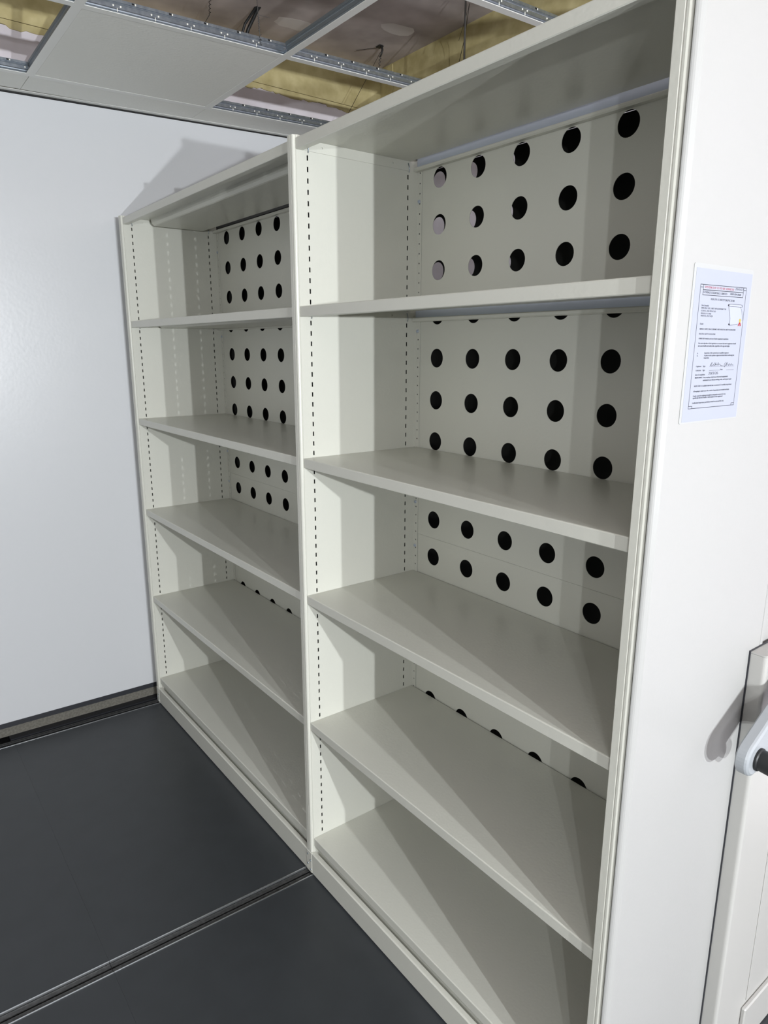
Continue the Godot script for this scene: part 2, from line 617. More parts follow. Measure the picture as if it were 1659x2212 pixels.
# ---------------------------------------------------------------- suspended ceiling
func ceiling_grid():
	var tilt := 0.0279
	var at := Vector3(0, 2.47, 0)
	var g := thing("ceiling_grid", "white suspended ceiling grid of steel tees with galvanised webs", "ceiling grid", at)
	g.rotation.x = tilt
	# in grid coordinates y = 0 is the face of the flanges
	var O := Vector3.ZERO
	var runs := [[-0.617, -1.38, 3.4], [0.0205, -1.38, 3.4], [0.66, -1.38, 3.4], [-1.2415, -1.38, 3.4]]
	for r in runs:
		tee(g, Vector3(r[0], 0, 0), Vector3(0, 0, 1), r[1], r[2], true)
	for z in [0.3075, -0.335, -0.977, 0.95]:
		var xs := [-1.2415, -0.617, 0.0205, 0.66]
		for i in 3:
			tee(g, Vector3(0, 0, z), Vector3(1, 0, 0), xs[i] + 0.013, xs[i + 1] - 0.013, false)
		# joint clips where the cross tees meet
		for x in [-0.617, 0.0205]:
			var cl := MB.new(O)
			cl.box(Vector3(x - 0.012, 0.004, z - 0.003), Vector3(x - 0.002, 0.020, z + 0.003), 0.001)
			cl.box(Vector3(x + 0.002, 0.004, z - 0.003), Vector3(x + 0.016, 0.019, z + 0.003), 0.001)
			cl.box(Vector3(x + 0.001, 0.012, z - 0.010), Vector3(x + 0.003, 0.026, z + 0.010), 0.0005)
			part("tee_joint", cl, "galv", g).set_meta("kind", "stuff")
	# wall angle along the panel
	var b := MB.new(O)
	skew_box(b, -1.4385, -1.409, 0.0, 0.0012, -1.39, 3.4, -0.018)
	skew_box(b, -1.4385, -1.4373, 0.0012, 0.024, -1.39, 3.4, -0.018)
	part("wall_angle", b, "tee_white", g)
	b = MB.new(O)
	skew_box(b, -1.452, -1.434, -0.0050, -0.0004, -1.39, 3.4, -0.018)  # dark strip painted in for shade below the angle
	part("gap_shade_strip", b, "dark", g, "dark strip standing in for the shadow line under the wall angle")

	# tiles lying in the grid
	var t := thing("ceiling_tile", "full square white ceiling tile, the only one laid in the grid in view", "ceiling tile", at)
	t.rotation.x = tilt
	b = MB.new(O)
	b.box(Vector3(-1.2275, 0.0006, -0.3215), Vector3(-0.6315, 0.006, 0.2935), 0.0006)
	b.box(Vector3(-1.238, 0.006, -0.330), Vector3(-0.621, 0.018, 0.303), 0.001)
	part("tile_board", b, "tile", t)
	var cuts := [[0.308, 0.95, "narrow cut edge tile nearest the left edge of the photograph, along the wall"], [-0.334, 0.306, "narrow cut edge tile between the full square tile and the wall panel"], [-0.975, -0.336, "narrow cut edge tile under the open grid cell, behind the shelving top"], [-1.38, -0.979, "short cut edge tile hidden behind the top of the shelving"]]
	for c in cuts:
		t = thing("edge_tile", c[2], "ceiling tile", at, "cut edge tiles along the wall")
		t.rotation.x = tilt
		b = MB.new(O)
		skew_box(b, -1.4055, -1.2565, 0.0008, 0.006, c[0], c[1], 0.0)
		skew_box(b, -1.428, -1.247, 0.006, 0.016, c[0], c[1], 0.0)
		part("tile_board", b, "tile", t)

func tee(g: Node3D, at: Vector3, dir: Vector3, a: float, b_: float, main: bool):
	var s := Vector3(1, 0, 0) if dir.z > 0.5 else Vector3(0, 0, 1)
	var tp := MB.new()
	# flange: white cap with turned edges
	var off := at
	tp.sweep(PackedVector2Array([Vector2(-0.0135, 0.0003), Vector2(-0.013, 0), Vector2(0.013, 0), Vector2(0.0135, 0.0003), Vector2(0.0135, 0.0016), Vector2(-0.0135, 0.0016)]), s, Vector3.UP, dir, a, b_)
	for i in tp.v.size():
		tp.v[i] += off
	var root := part("main_tee" if main else "cross_tee", tp, "tee_white", g)
	# web with its stiffening ribs and a bulb on top
	var w := MB.new()
	var pts := PackedVector2Array()
	var prof := [Vector2(0.0012, 0.0016), Vector2(0.0012, 0.007), Vector2(0.0022, 0.009), Vector2(0.0012, 0.011), Vector2(0.0022, 0.014), Vector2(0.0012, 0.017), Vector2(0.0012, 0.0265), Vector2(0.0020, 0.028), Vector2(0.0012, 0.0295), Vector2(0.0012, 0.0315), Vector2(0.0032, 0.0325), Vector2(0.0032, 0.040)]
	for p in prof: pts.append(p)
	for i in prof.size(): pts.append(Vector2(-prof[prof.size() - 1 - i].x, prof[prof.size() - 1 - i].y))
	w.sweep(pts, s, Vector3.UP, dir, a, b_)
	for i in w.v.size():
		w.v[i] += off
	part("web", w, "galv" if main else "galv_dull", root, "galvanised steel web")
	if not main:
		return
	# pressed stitches in the web and the slots in the bulb
	var d := MB.new()
	var sl := MB.new()
	var z0 := 0.0927 - 0.1081 * 12
	for k in 40:
		var z := z0 + 0.1081 * k
		if z < a + 0.03 or z > 1.2: continue
		for q in [[-0.0103, 0.0230, 0.0026], [0.0103, 0.0230, 0.0026]]:
			d.lathe(off + Vector3(0.0011, q[1], z + q[0]), Vector3.RIGHT, PackedVector2Array([Vector2(q[2], 0), Vector2(q[2] * 0.9, 0.0011), Vector2(q[2] * 0.5, 0.0016), Vector2(0.0, 0.0017)]), 10)
		d.box(off + Vector3(0.001, 0.0085, z - 0.0010), off + Vector3(0.0030, 0.0185, z + 0.0010), 0.0005)
		d.lathe(off + Vector3(0.0011, 0.0130, z), Vector3.RIGHT, PackedVector2Array([Vector2(0.0018, 0), Vector2(0.0016, 0.0014), Vector2(0, 0.0019)]), 8)
		sl.box(off + Vector3(0.0028, 0.0340, z - 0.050), off + Vector3(0.0035, 0.0388, z - 0.042), 0.0)
		d.box(off + Vector3(0.003, 0.0335, z - 0.054), off + Vector3(0.0046, 0.0385, z - 0.050), 0.0006)
	var st := part("stitches", d, "stitch_glint", root, "pressed stitches along the web, their glint put into the colour")
	st.set_meta("kind", "stuff")
	var so := part("slots", sl, "dark", root, "dark slots along the top of the web")
	so.set_meta("kind", "stuff")

func void_fittings():
	# hanger wires and a cable in the void above the grid
	var top := 2.912
	var p := Vector3(-0.617, 2.505, -0.245)
	var t := thing("hanger_wire", "straight hanger wire with a wound end, fixed to the tee by the tile corner", "wire", p, "wires above the ceiling grid")
	var b := MB.new(p)
	b.tube(PackedVector3Array([p + Vector3(0.004, 0.0, 0), p + Vector3(0, 0.02, 0), Vector3(-0.60, top, -0.215)]), 0.0011, 0.0011, 6)
	part("wire_rod", b, "wire", t)
	b = MB.new(p)
	b.tube(helix(p + Vector3(0, 0.026, 0), p + Vector3(0.002, 0.072, 0.003), 0.0022, 7), 0.0009, 0.0009, 5)
	b.tube(helix(p + Vector3(0.006, -0.012, 0), p + Vector3(0.004, 0.018, 0), 0.003, 2), 0.0012, 0.0012, 5)
	b.tube(PackedVector3Array([p + Vector3(0.001, 0.072, 0.003), p + Vector3(0.004, 0.073, -0.04)]), 0.0006, 0.0005, 4)
	part("wound_end", b, "wire", t)

	p = Vector3(-1.30, top, -0.40)
	t = thing("hanger_wire", "short twisted wire hanging from the soffit above the square tile", "wire", p, "wires above the ceiling grid")
	b = MB.new(p)
	b.tube(helix(p, p + Vector3(0.01, -0.075, 0.01), 0.0035, 5), 0.0013, 0.0013, 5)
	b.tube(PackedVector3Array([p + Vector3(0.01, -0.075, 0.01), p + Vector3(-0.005, -0.11, 0.03)]), 0.0013, 0.001, 5)
	part("wire_rod", b, "wire_dark", t)

	p = Vector3(-1.2726, top, -1.2183)
	t = thing("soffit_hook", "dark hook on the soffit with a twisted wire tail, above the open cell", "hook", p)
	b = MB.new(p)
	b.box(p + Vector3(-0.016, -0.007, -0.013), p + Vector3(0.016, 0.0, 0.013), 0.003)
	b.tube(PackedVector3Array([p + Vector3(0.012, -0.005, 0), p + Vector3(0.018, -0.02, -0.002), p + Vector3(0.012, -0.038, 0), p + Vector3(0.004, -0.046, 0)]), 0.006, 0.003, 7)
	part("bracket", b, "hook", t)
	b = MB.new(p)
	b.tube(helix(p + Vector3(0.004, -0.044, 0), p + Vector3(-0.004, -0.085, 0), 0.004, 3), 0.0017, 0.0015, 6)
	b.tube(PackedVector3Array([p + Vector3(-0.004, -0.085, 0), p + Vector3(-0.008, -0.122, 0)]), 0.0014, 0.0012, 5)
	part("twisted_wire", b, "wire", t)
	b = MB.new(p)
	b.tube(PackedVector3Array([p + Vector3(-0.012, -0.005, 0.004), p + Vector3(-0.09, -0.008, 0.07)]), 0.0012, 0.001, 4)
	part("wire_tail", b, "wire_dark", t)

	p = Vector3(-0.73, top, -1.264)
	t = thing("hanger_wire", "thin slack wires running down from the soffit behind the shelving top", "wire", p, "wires above the ceiling grid")
	b = MB.new(p)
	b.tube(PackedVector3Array([p, p + Vector3(-0.09, -0.09, -0.06), p + Vector3(-0.20, -0.21, -0.11)]), 0.0012, 0.0012, 5)
	b.tube(PackedVector3Array([p, p + Vector3(-0.03, -0.05, -0.005), p + Vector3(-0.07, -0.11, -0.01)]), 0.0008, 0.0008, 4)
	part("wire_rod", b, "wire_dark", t)

	p = Vector3(-1.30, 2.52, -1.00)
	t = thing("hanger_wire", "thin dark wire slanting across the yellow band in the open cell", "wire", p, "wires above the ceiling grid")
	b = MB.new(p)
	b.tube(PackedVector3Array([Vector3(-1.30, 2.52, -1.00), Vector3(-1.30, 2.6267, -1.0694), Vector3(-1.30, 2.7652, -1.1573), Vector3(-1.30, 2.90, -1.243)]), 0.0011, 0.0011, 5)
	part("wire_rod", b, "wire_dark", t)

	p = Vector3(-1.245, top, -0.574)
	t = thing("cable", "dark grey cable pair drooping from the soffit behind the main tee", "cable", p)
	b = MB.new(p)
	b.tube(PackedVector3Array([p + Vector3(0.02, 0, -0.02), p + Vector3(-0.01, -0.02, -0.01), p + Vector3(-0.06, -0.08, 0.01), p + Vector3(-0.085, -0.16, 0.03)]), 0.007, 0.007, 8)
	part("cable_run", b, "grip", t)
	b = MB.new(p)
	b.tube(PackedVector3Array([p + Vector3(0.06, 0, 0.0), p + Vector3(0.0, -0.015, 0.0), p + Vector3(-0.05, -0.07, 0.03), p + Vector3(-0.075, -0.15, 0.05)]), 0.005, 0.005, 8)
	part("cable_run", b, "grip", t)

func helix(a: Vector3, b: Vector3, r: float, turns: int) -> PackedVector3Array:
	var d := (b - a).normalized()
	var s := d.cross(Vector3.RIGHT).normalized()
	var u := d.cross(s)
	var o := PackedVector3Array()
	var m := turns * 10
	for i in m + 1:
		var f := float(i) / m
		o.append(a.lerp(b, f) + (s * cos(TAU * turns * f) + u * sin(TAU * turns * f)) * r)
	return o

# ---------------------------------------------------------------- floor
func floor_and_rails():
	var f := struct("floor", "charcoal grey laminate floor deck", Vector3(1, FL, 1))
	var O := org(f)
	var b := MB.new(O)
	b.box(Vector3(-1.62, FL - 0.12, -1.52), Vector3(5.62, FL - 0.022, 3.62))
	part("slab", b, "subfloor", f)
	var k := -0.035
	var zc := 0.6075
	# deck boards left and right of the middle rail, butted at the rail joint
	for z in [[-1.40, zc - 0.00012], [zc + 0.00012, 3.5]]:
		b = MB.new(O); skew_box(b, -1.3470, -0.0415, FL - 0.022, FL, z[0], z[1], k); part("deck_board", b, "deck", f)
		b = MB.new(O); skew_box(b, 0.0035, 2.35, FL - 0.022, FL, z[0], z[1], k); part("deck_board", b, "deck", f)
		b = MB.new(O); skew_box(b, 2.3508, 5.6, FL - 0.022, FL, z[0], z[1], k); part("deck_board", b, "deck", f)
	# middle rail
	var at := Vector3(-0.02, FL, 0.6)
	var t := thing("floor_rail", "recessed metal floor rail with bright edges, crossing the deck at the middle upright", "floor rail", at)
	for z in [[-1.39, zc - 0.0006], [zc + 0.0006, 3.45]]:
		b = MB.new(at)
		skew_box(b, -0.0415, -0.0385, FL - 0.02, FL + 0.0012, z[0], z[1], k)
		part("edge_strip", b, "rail_bright", t, "bright metal edge strip")
		b = MB.new(at)
		skew_box(b, 0.0005, 0.0035, FL - 0.02, FL + 0.0012, z[0], z[1], k)
		part("edge_strip", b, "rail_bright", t, "bright metal edge strip")
		b = MB.new(at)
		skew_box(b, -0.0350, -0.0225, FL - 0.02, FL - 0.0035, z[0], z[1], k)
		part("inner_ledge", b, "rail_gray", t, "grey inner ledge beside the groove")
		b = MB.new(at)
		skew_box(b, -0.0145, -0.0030, FL - 0.02, FL - 0.0030, z[0], z[1], k)
		part("inner_ledge", b, "rail_gray", t, "grey inner ledge beside the groove")
	b = MB.new(at)
	skew_box(b, -0.0385, 0.0005, FL - 0.021, FL - 0.0145, -1.39, 3.45, k)
	part("groove_bed", b, "dark", t, "black groove")
	# rail along the wall
	at = Vector3(-1.40, FL, 0.6)
	t = thing("floor_rail", "floor rail along the wall skirting, part covered by a black strip", "floor rail", at)
	b = MB.new(at)
	skew_box(b, -1.3490, -1.3465, FL - 0.02, FL + 0.0012, -1.39, 3.45, k)
	part("edge_strip", b, "rail_bright", t, "bright metal edge strip")
	b = MB.new(at)
	skew_box(b, -1.3600, -1.3520, FL - 0.02, FL - 0.003, -1.39, 3.45, k)
	part("inner_ledge", b, "skirt_dark", t)
	b = MB.new(at)
	skew_box(b, -1.3760, -1.3730, FL - 0.02, FL - 0.001, -1.39, 3.45, k)
	part("inner_rib", b, "rail_gray", t)
	b = MB.new(at)
	skew_box(b, -1.3850, -1.3835, FL - 0.02, FL + 0.0, -1.39, 3.45, k)
	part("inner_rib", b, "rail_gray", t)
	b = MB.new(at)
	skew_box(b, -1.47, -1.3490, FL - 0.021, FL - 0.012, -1.39, 3.45, k)
	part("groove_bed", b, "dark", t)
	b = MB.new(at)
	skew_box(b, -1.4400, -1.4000, FL - 0.0115, FL + 0.004, -1.39, 0.617, -0.025)
	skew_box(b, -1.4000, -1.3900, FL - 0.0115, FL - 0.001, -1.39, 0.617, -0.03)
	part("cover_strip", b, "rubber", t, "black cover strip that ends short of the rail")

# ---------------------------------------------------------------- shelving
func base():
	var at := Vector3(-0.17, FL, -0.2)
	var t := thing("mobile_base", "long low white steel carriage the shelving bays stand on", "shelving base", at)
	for r in [[-1.338, -0.0305], [0.0012, 0.9995]]:
		var b := MB.new(at)
		var pts := PackedVector2Array([Vector2(0.0055, FL + 0.004), Vector2(0.0075, FL + 0.006), Vector2(0.0075, 0.0235), Vector2(0.0045, 0.0265), Vector2(-0.0060, 0.0265), Vector2(-0.0070, 0.0255), Vector2(-0.0070, 0.006), Vector2(-0.40, 0.006), Vector2(-0.40, FL + 0.004)])
		b.sweep(pts, Vector3(0, 0, 1), Vector3.UP, Vector3.RIGHT, r[0], r[1])
		part("front_beam", b, "white_steel", t)
		b = MB.new(at)
		b.box(Vector3(r[0], 0.006, -0.39), Vector3(r[1], 0.0255, -0.016), 0.001)
		part("inner_sill", b, "white_steel", t)
	for x in [[-0.0300, 0.0007], [-1.3690, -1.3385], [1.0000, 1.0285]]:
		var b := MB.new(at)
		b.box(Vector3(x[0], FL + 0.004, -0.40), Vector3(x[1], 0.0262, 0.0085), 0.0015)
		var j := part("joint_plate", b, "white_steel", t, "joint plate at the foot of an upright")
		for q in [[0.25, 0.012], [0.75, -0.003], [0.25, -0.022], [0.75, -0.036]]:
			var s := MB.new(at)
			s.lathe(Vector3(lerpf(x[0], x[1], q[0]), q[1], 0.0085), Vector3(0, 0, 1), PackedVector2Array([Vector2(0.0032, 0), Vector2(0.0030, 0.0012), Vector2(0.0015, 0.0020), Vector2(0.0014, 0.0008), Vector2(0, 0.0008)]), 12)
			part("rivet", s, "galv", j)
	# wheels under the carriage, running in the rails
	for x in [-1.37, -0.02]:
		for z in [-0.08, -0.32]:
			var b := MB.new(at)
			b.lathe(Vector3(x - 0.006 - 0.03 * z, FL + 0.022, z), Vector3.RIGHT, PackedVector2Array([Vector2(0, 0), Vector2(0.022, 0), Vector2(0.024, 0.002), Vector2(0.024, 0.010), Vector2(0.022, 0.012), Vector2(0, 0.012)]), 20)
			part("wheel", b, "rail_gray", t)

func slot_rows(lo: float, hi: float) -> Array:
	var r := []
	var y := 1.9865 + PITCH * 2
	while y > lo + 0.02:
		if y < hi - 0.012: r.append(y)
		y -= PITCH
	r.reverse()
	return r

func upright(t: Node3D, at: Vector3, x: float, right_face: bool, left_face: bool, screws: Array):
	# a frame whose right-hand skin is at x; 28 mm wide
	var b := MB.new(at)
	var y0 := 0.0270
	var y1 := 2.0610
	var rows := slot_rows(y0 + 0.045, y1)
	b.sweep(PackedVector2Array([Vector2(x - 0.028, -0.012), Vector2(x - 0.028, 0.0062), Vector2(x - 0.0267, 0.0075), Vector2(x - 0.0135, 0.0075), Vector2(x - 0.0120, 0.0062), Vector2(x - 0.0105, 0.0075), Vector2(x - 0.0070, 0.0075), Vector2(x - 0.0045, 0.0066), Vector2(x - 0.0028, 0.0048), Vector2(x - 0.0020, 0.0025), Vector2(x - 0.0020, -0.0002), Vector2(x, -0.0012), Vector2(x, -0.012)]), Vector3.RIGHT, Vector3(0, 0, 1), Vector3.UP, y0, y1)
	var part_m := part("upright", b, "white_steel", t)
	b = MB.new(at)
	var plane := Vector3(x, 0, 0)
	b.slots(plane, Vector3(0, 0, 1), Vector3.UP, Vector3.RIGHT, 0.0012, [-0.355, -0.033], rows, [-DEP, -0.012], [y0, y1 - 0.002], 0.0021, 0.0059)
	b.slots(Vector3(x - 0.0070, 0, 0), Vector3(0, 0, 1), Vector3.UP, Vector3.LEFT, 0.0012, [-0.355, -0.033], rows, [-DEP, -0.012], [y0, y1 - 0.002], 0.0021, 0.0059)
	b.box(Vector3(x - 0.0085, y1 - 0.003, -DEP), Vector3(x - 0.0002, y1 - 0.0015, -0.012))
	b.box(Vector3(x - 0.0083, y0, -DEP - 0.001), Vector3(x - 0.0002, y1 - 0.002, -DEP))
	var ln := MB.new(at)
	ln.slots(Vector3(x - 0.0058, 0, 0), Vector3(0, 0, 1), Vector3.UP, Vector3.RIGHT, 0.0006, [-0.355, -0.033], rows, [-DEP + 0.002, -0.014], [y0 + 0.002, y1 - 0.004], 0.0021, 0.0059)  # dark liner added so the slots look unlit inside
	part("slot_shade_liner", ln, "dark", part_m, "added dark liner standing in for shade in the slots")
	part("slotted_panel", b, "white_steel", part_m, "white side panel with two columns of narrow slots")
	if not right_face:
		return
	# rear flange with round holes
	var hr := []
	for y in rows: hr.append(y + PITCH * 0.5)
	hr.pop_back()
	b = MB.new(at)
	b.holes(Vector3(x, 0, -DEP + 0.0025), Vector3.RIGHT, Vector3.UP, Vector3(0, 0, 1), 0.001, [0.0095], hr, [0.0, 0.0172], [y0, y1 - 0.02], 0.0023, 12)
	b.box(Vector3(x + 0.0162, y0, -DEP), Vector3(x + 0.0172, y1 - 0.02, -DEP + 0.0014))
	part("rear_flange", b, "white_steel", part_m, "narrow rear flange with round holes")
	for y in screws:
		b = MB.new(at)
		b.lathe(Vector3(x + 0.0075, y, -DEP + 0.0025), Vector3(0, 0, 1), PackedVector2Array([Vector2(0.0052, 0), Vector2(0.0050, 0.0018), Vector2(0.0042, 0.0026), Vector2(0.0024, 0.0028), Vector2(0.0022, 0.0012), Vector2(0, 0.0012)]), 14)
		part("screw", b, "strip_steel", part_m, "zinc screw head")

func shelf(t: Node3D, at: Vector3, x0: float, x1: float, top: float, level: int, stiff: bool):
	var b := MB.new(at)
	var zf := 0.0
	var lip := LIP
	if level == 5:
		zf = -0.002
		lip = 0.027
	var bot := top - lip
	var zb := -0.362 if level < 2 else -0.3885
	var pts := PackedVector2Array([Vector2(zb, top), Vector2(zf - 0.0022, top), Vector2(zf - 0.0007, top - 0.0007), Vector2(zf, top - 0.0022), Vector2(zf, bot + 0.0016), Vector2(zf - 0.0016, bot), Vector2(zf - 0.020, bot), Vector2(zf - 0.020, bot + 0.0012), Vector2(zf - 0.0020, bot + 0.0012), Vector2(zf - 0.0012, bot + 0.0020), Vector2(zf - 0.0012, top - 0.0012), Vector2(zb + 0.0012, top - 0.0012)])
	if level < 2:
		pts.append(Vector2(zb, top - 0.0012))
	else:
		pts.append(Vector2(zb + 0.0012, bot))
		pts.append(Vector2(zb, bot))
	b.sweep(pts, Vector3(0, 0, 1), Vector3.UP, Vector3.RIGHT, x0, x1)
	var s := part("shelf", b, "white_steel", t)
	# side flanges with two fixing holes each
	for e in [[x0, 1.0], [x1, -1.0]]:
		var f := MB.new(at)
		var px: float = e[0] + (0.0012 if e[1] > 0 else 0.0)
		f.holes(Vector3(px, 0, 0), Vector3(0, 0, 1), Vector3.UP, Vector3.RIGHT, 0.0012, [-0.30, -0.075], [top - 0.0135], [zb + 0.002, zf - 0.003], [bot + 0.0002, top - 0.0014], 0.0026, 12)
		part("side_flange", f, "white_steel", s)
	for z in [-0.355, -0.033]:
		var c := MB.new(at)
		var p := PackedVector3Array()
		for k in 9:
			var a := PI * k / 8.0
			p.append(Vector3(x0 + 0.0018 + sin(a) * 0.0030, lerpf(top - 0.007, bot - 0.004, k / 8.0), z + cos(a) * 0.0012))
		c.tube(p, 0.0014, 0.0010, 6)
		part("shelf_clip", c, "galv", s, "small bright clip hooked in a slot")
	if stiff:
		var h := MB.new(at)
		var za := zf - 0.100
		var zz := -0.315
		h.sweep(PackedVector2Array([Vector2(za, top - 0.0013), Vector2(za - 0.002, top - 0.016), Vector2(za - 0.010, bot + 0.002), Vector2(za - 0.014, bot), Vector2(zz, bot), Vector2(zz, top - 0.0013)]), Vector3(0, 0, 1), Vector3.UP, Vector3.RIGHT, x0 + 0.035, x1 - 0.035)
		part("stiffener", h, "white_steel", s, "folded channel under the shelf")

func bay(called: String, right: bool, label: String):
	var x0 := 0.0 if right else -1.340
	var x1 := 1.0 if right else -0.028
	var at := Vector3((x0 + x1) * 0.5, 0.021, -0.19)
	var t := thing(called, label, "shelving", at, "white steel shelving bays")
	upright(t, at, x0, true, true, [1.953, 1.603, 1.095, 0.955] if right else [1.953, 1.603, 1.095, 0.955])
	if right:
		upright(t, at, 1.028, false, true, [])
	else:
		# filler strip that closes the gap to the wall panel
		var fs := MB.new(at)
		fs.box(Vector3(-1.4235, 0.0270, -0.392), Vector3(-1.3745, 2.0605, -0.018), 0.002)
		part("filler_strip", fs, "white_steel", t, "plain outer side of the end frame by the wall")
	for i in 6:
		shelf(t, at, x0 + 0.0006, x1 - 0.0006 - (0.0 if not right else 0.0), SHELF_Y[i], i, not right and i < 5)
	var ts := MB.new(at)
	ts.box(Vector3(x0 + 0.002, 0.0270, -0.024), Vector3(x1 - 0.002, 0.0492, -0.0225), 0.0004)
	part("toe_strip", ts, "white_steel", t)
	# perforated back, two sheets one above the other
	var cols := []
	var n := 6 if right else 9
	for k in n: cols.append((0.0897 if right else -1.2432) + 0.1437 * k)
	var hi := []
	for k in 9: hi.append(2.0023 - 0.1187 * (8 - k))
	var lo := []
	for k in 8: lo.append(0.9365 - 0.1187 * (7 - k))
	var bx := [x0 + 0.0176, x1 - 0.004]
	var b := MB.new(at)
	b.holes(Vector3(0, 0, -DEP), Vector3.RIGHT, Vector3.UP, Vector3(0, 0, 1), 0.0012, cols, hi, bx, [0.9955, 2.045], 0.0262, 32)
	part("back_panel", b, "white_steel", t, "upper back panel with rows of round holes")
	b = MB.new(at)
	b.holes(Vector3(0, 0, -DEP - 0.0003), Vector3.RIGHT, Vector3.UP, Vector3(0, 0, 1), 0.0012, cols, lo, bx, [0.05, 0.9949], 0.0262, 32)
	part("back_panel", b, "white_steel", t, "lower back panel with rows of round holes")
	for y in [[2.0290, 2.0385], [1.6290, 1.6405]]:
		b = MB.new(at)
		b.sweep(PackedVector2Array([Vector2(-DEP + 0.002, y[0]), Vector2(-0.3765, y[0]), Vector2(-0.3735, y[0] + 0.003), Vector2(-0.3735, y[1] - 0.002), Vector2(-0.3755, y[1]), Vector2(-DEP + 0.002, y[1])]), Vector3(0, 0, 1), Vector3.UP, Vector3.RIGHT, x0 + 0.002, x1 - 0.002)
		part("back_rail", b, "white_steel", t, "folded rail along the top of a back panel")
		if right:
			b = MB.new(at)
			b.box(Vector3(x0 + 0.012, y[1] - 0.001, -0.3800), Vector3(x1 - 0.004, y[1] + (0.0275 if y[0] > 2.0 else 0.0225), -0.3775), 0.0005)
			part("rear_strip", b, "strip_steel", t, "bluish galvanised strip above the back rail")

func rear_unit():
	var at := Vector3(-0.17, 0.021, -0.5)
	var t := thing("shelving_bay", "rear row of shelving, seen only through the round holes", "shelving", at)
	var zr := -DEP - 0.20
	var b := MB.new(at)
	# its own perforated sheet shows a glimpse of the aisle behind through the topmost holes of the right bay
	b.holes(Vector3(0, 0, zr), Vector3.RIGHT, Vector3.UP, Vector3(0, 0, 1), 0.0012, [-0.1397, -0.0010, 0.1440], [1.7920, 1.9256, 2.0569], [-0.30, 0.30], [1.70, 2.094], 0.0290, 28)
	b.box(Vector3(-1.365, 0.05, zr - 0.001), Vector3(-0.30, 2.094, zr + 0.0003))
	b.box(Vector3(0.30, 0.05, zr - 0.001), Vector3(0.999, 2.094, zr + 0.0003))
	b.box(Vector3(-0.30, 0.05, zr - 0.001), Vector3(0.30, 1.70, zr + 0.0003))
	part("back_panel", b, "rear_shade_steel", t)
	b = MB.new(at); b.box(Vector3(-1.3680, 0.0275, -0.785), Vector3(-1.3400, 2.0980, -0.3945), 0.001); part("upright", b, "rear_shade_steel", t)
	b = MB.new(at); b.box(Vector3(1.0, 0.0275, -0.785), Vector3(1.0100, 2.0980, -0.3945), 0.001); part("upright", b, "rear_shade_steel", t)
	b = MB.new(at); b.box(Vector3(-1.3390, 2.0945, zr + 0.001), Vector3(0.9990, 2.0980, -0.3945), 0.001); part("shelf", b, "rear_shade_steel", t)
	b = MB.new(at); b.box(Vector3(-1.3390, 0.0275, -0.785), Vector3(0.9990, 0.0500, -0.4020), 0.001); part("shelf", b, "rear_shade_steel", t)
	b = MB.new(at); b.box(Vector3(-1.3390, FL + 0.004, -0.785), Vector3(0.9990, 0.0270, -0.4020), 0.001); part("carriage", b, "rear_shade_steel", t)
	b = MB.new(at); b.box(Vector3(-1.3390, 2.0480, -0.3990), Vector3(0.9990, 2.0940, -0.3955), 0.001); part("top_panel", b, "rear_shade_steel", t)
	b = MB.new(at); b.box(Vector3(1.0105, 0.0275, -0.785), Vector3(1.0130, 2.0985, -0.3945), 0.0005); part("outer_cover", b, "white_steel", t, "white outer cover of the rear row")
	b = MB.new(at); b.box(Vector3(-1.3680, 2.0985, zr), Vector3(1.0130, 2.1005, -0.3945), 0.0005); part("outer_cover", b, "white_steel", t, "white outer cover of the rear row")
	# added fill light in the aisle behind, so grey shows through the holes
	var p := Vector3(-0.6, 2.36, -1.12)
	var l := thing("aisle_fill_light", "added unseen fill light hanging in the aisle behind the shelving", "fill light", p)
	b = MB.new(p); b.box(p + Vector3(-0.6, 0, -0.05), p + Vector3(0.6, 0.05, 0.05), 0.004); part("housing", b, "tee_white", l)
	b = MB.new(p); b.box(p + Vector3(-0.58, -0.004, -0.04), p + Vector3(0.58, -0.0005, 0.04)); part("diffuser", b, "panel_glow", l)
	b = MB.new(p); b.tube(PackedVector3Array([p + Vector3(0, 0.05, 0), Vector3(p.x, 2.912, p.z)]), 0.004, 0.004, 6); part("hanger", b, "wire", l)
	var li := AreaLight3D.new()
	li.name = "aisle_fill_glow"
	l.add_child(li, true)
	li.position = Vector3(0, -0.012, 0)
	li.rotation = Vector3(-PI / 2, 0, 0)
	li.area_size = Vector2(1.16, 0.08)
	li.light_color = Color(0.95, 0.97, 1.0)
	li.light_energy = 0.075
	li.area_range = 8.0
	li.shadow_enabled = true

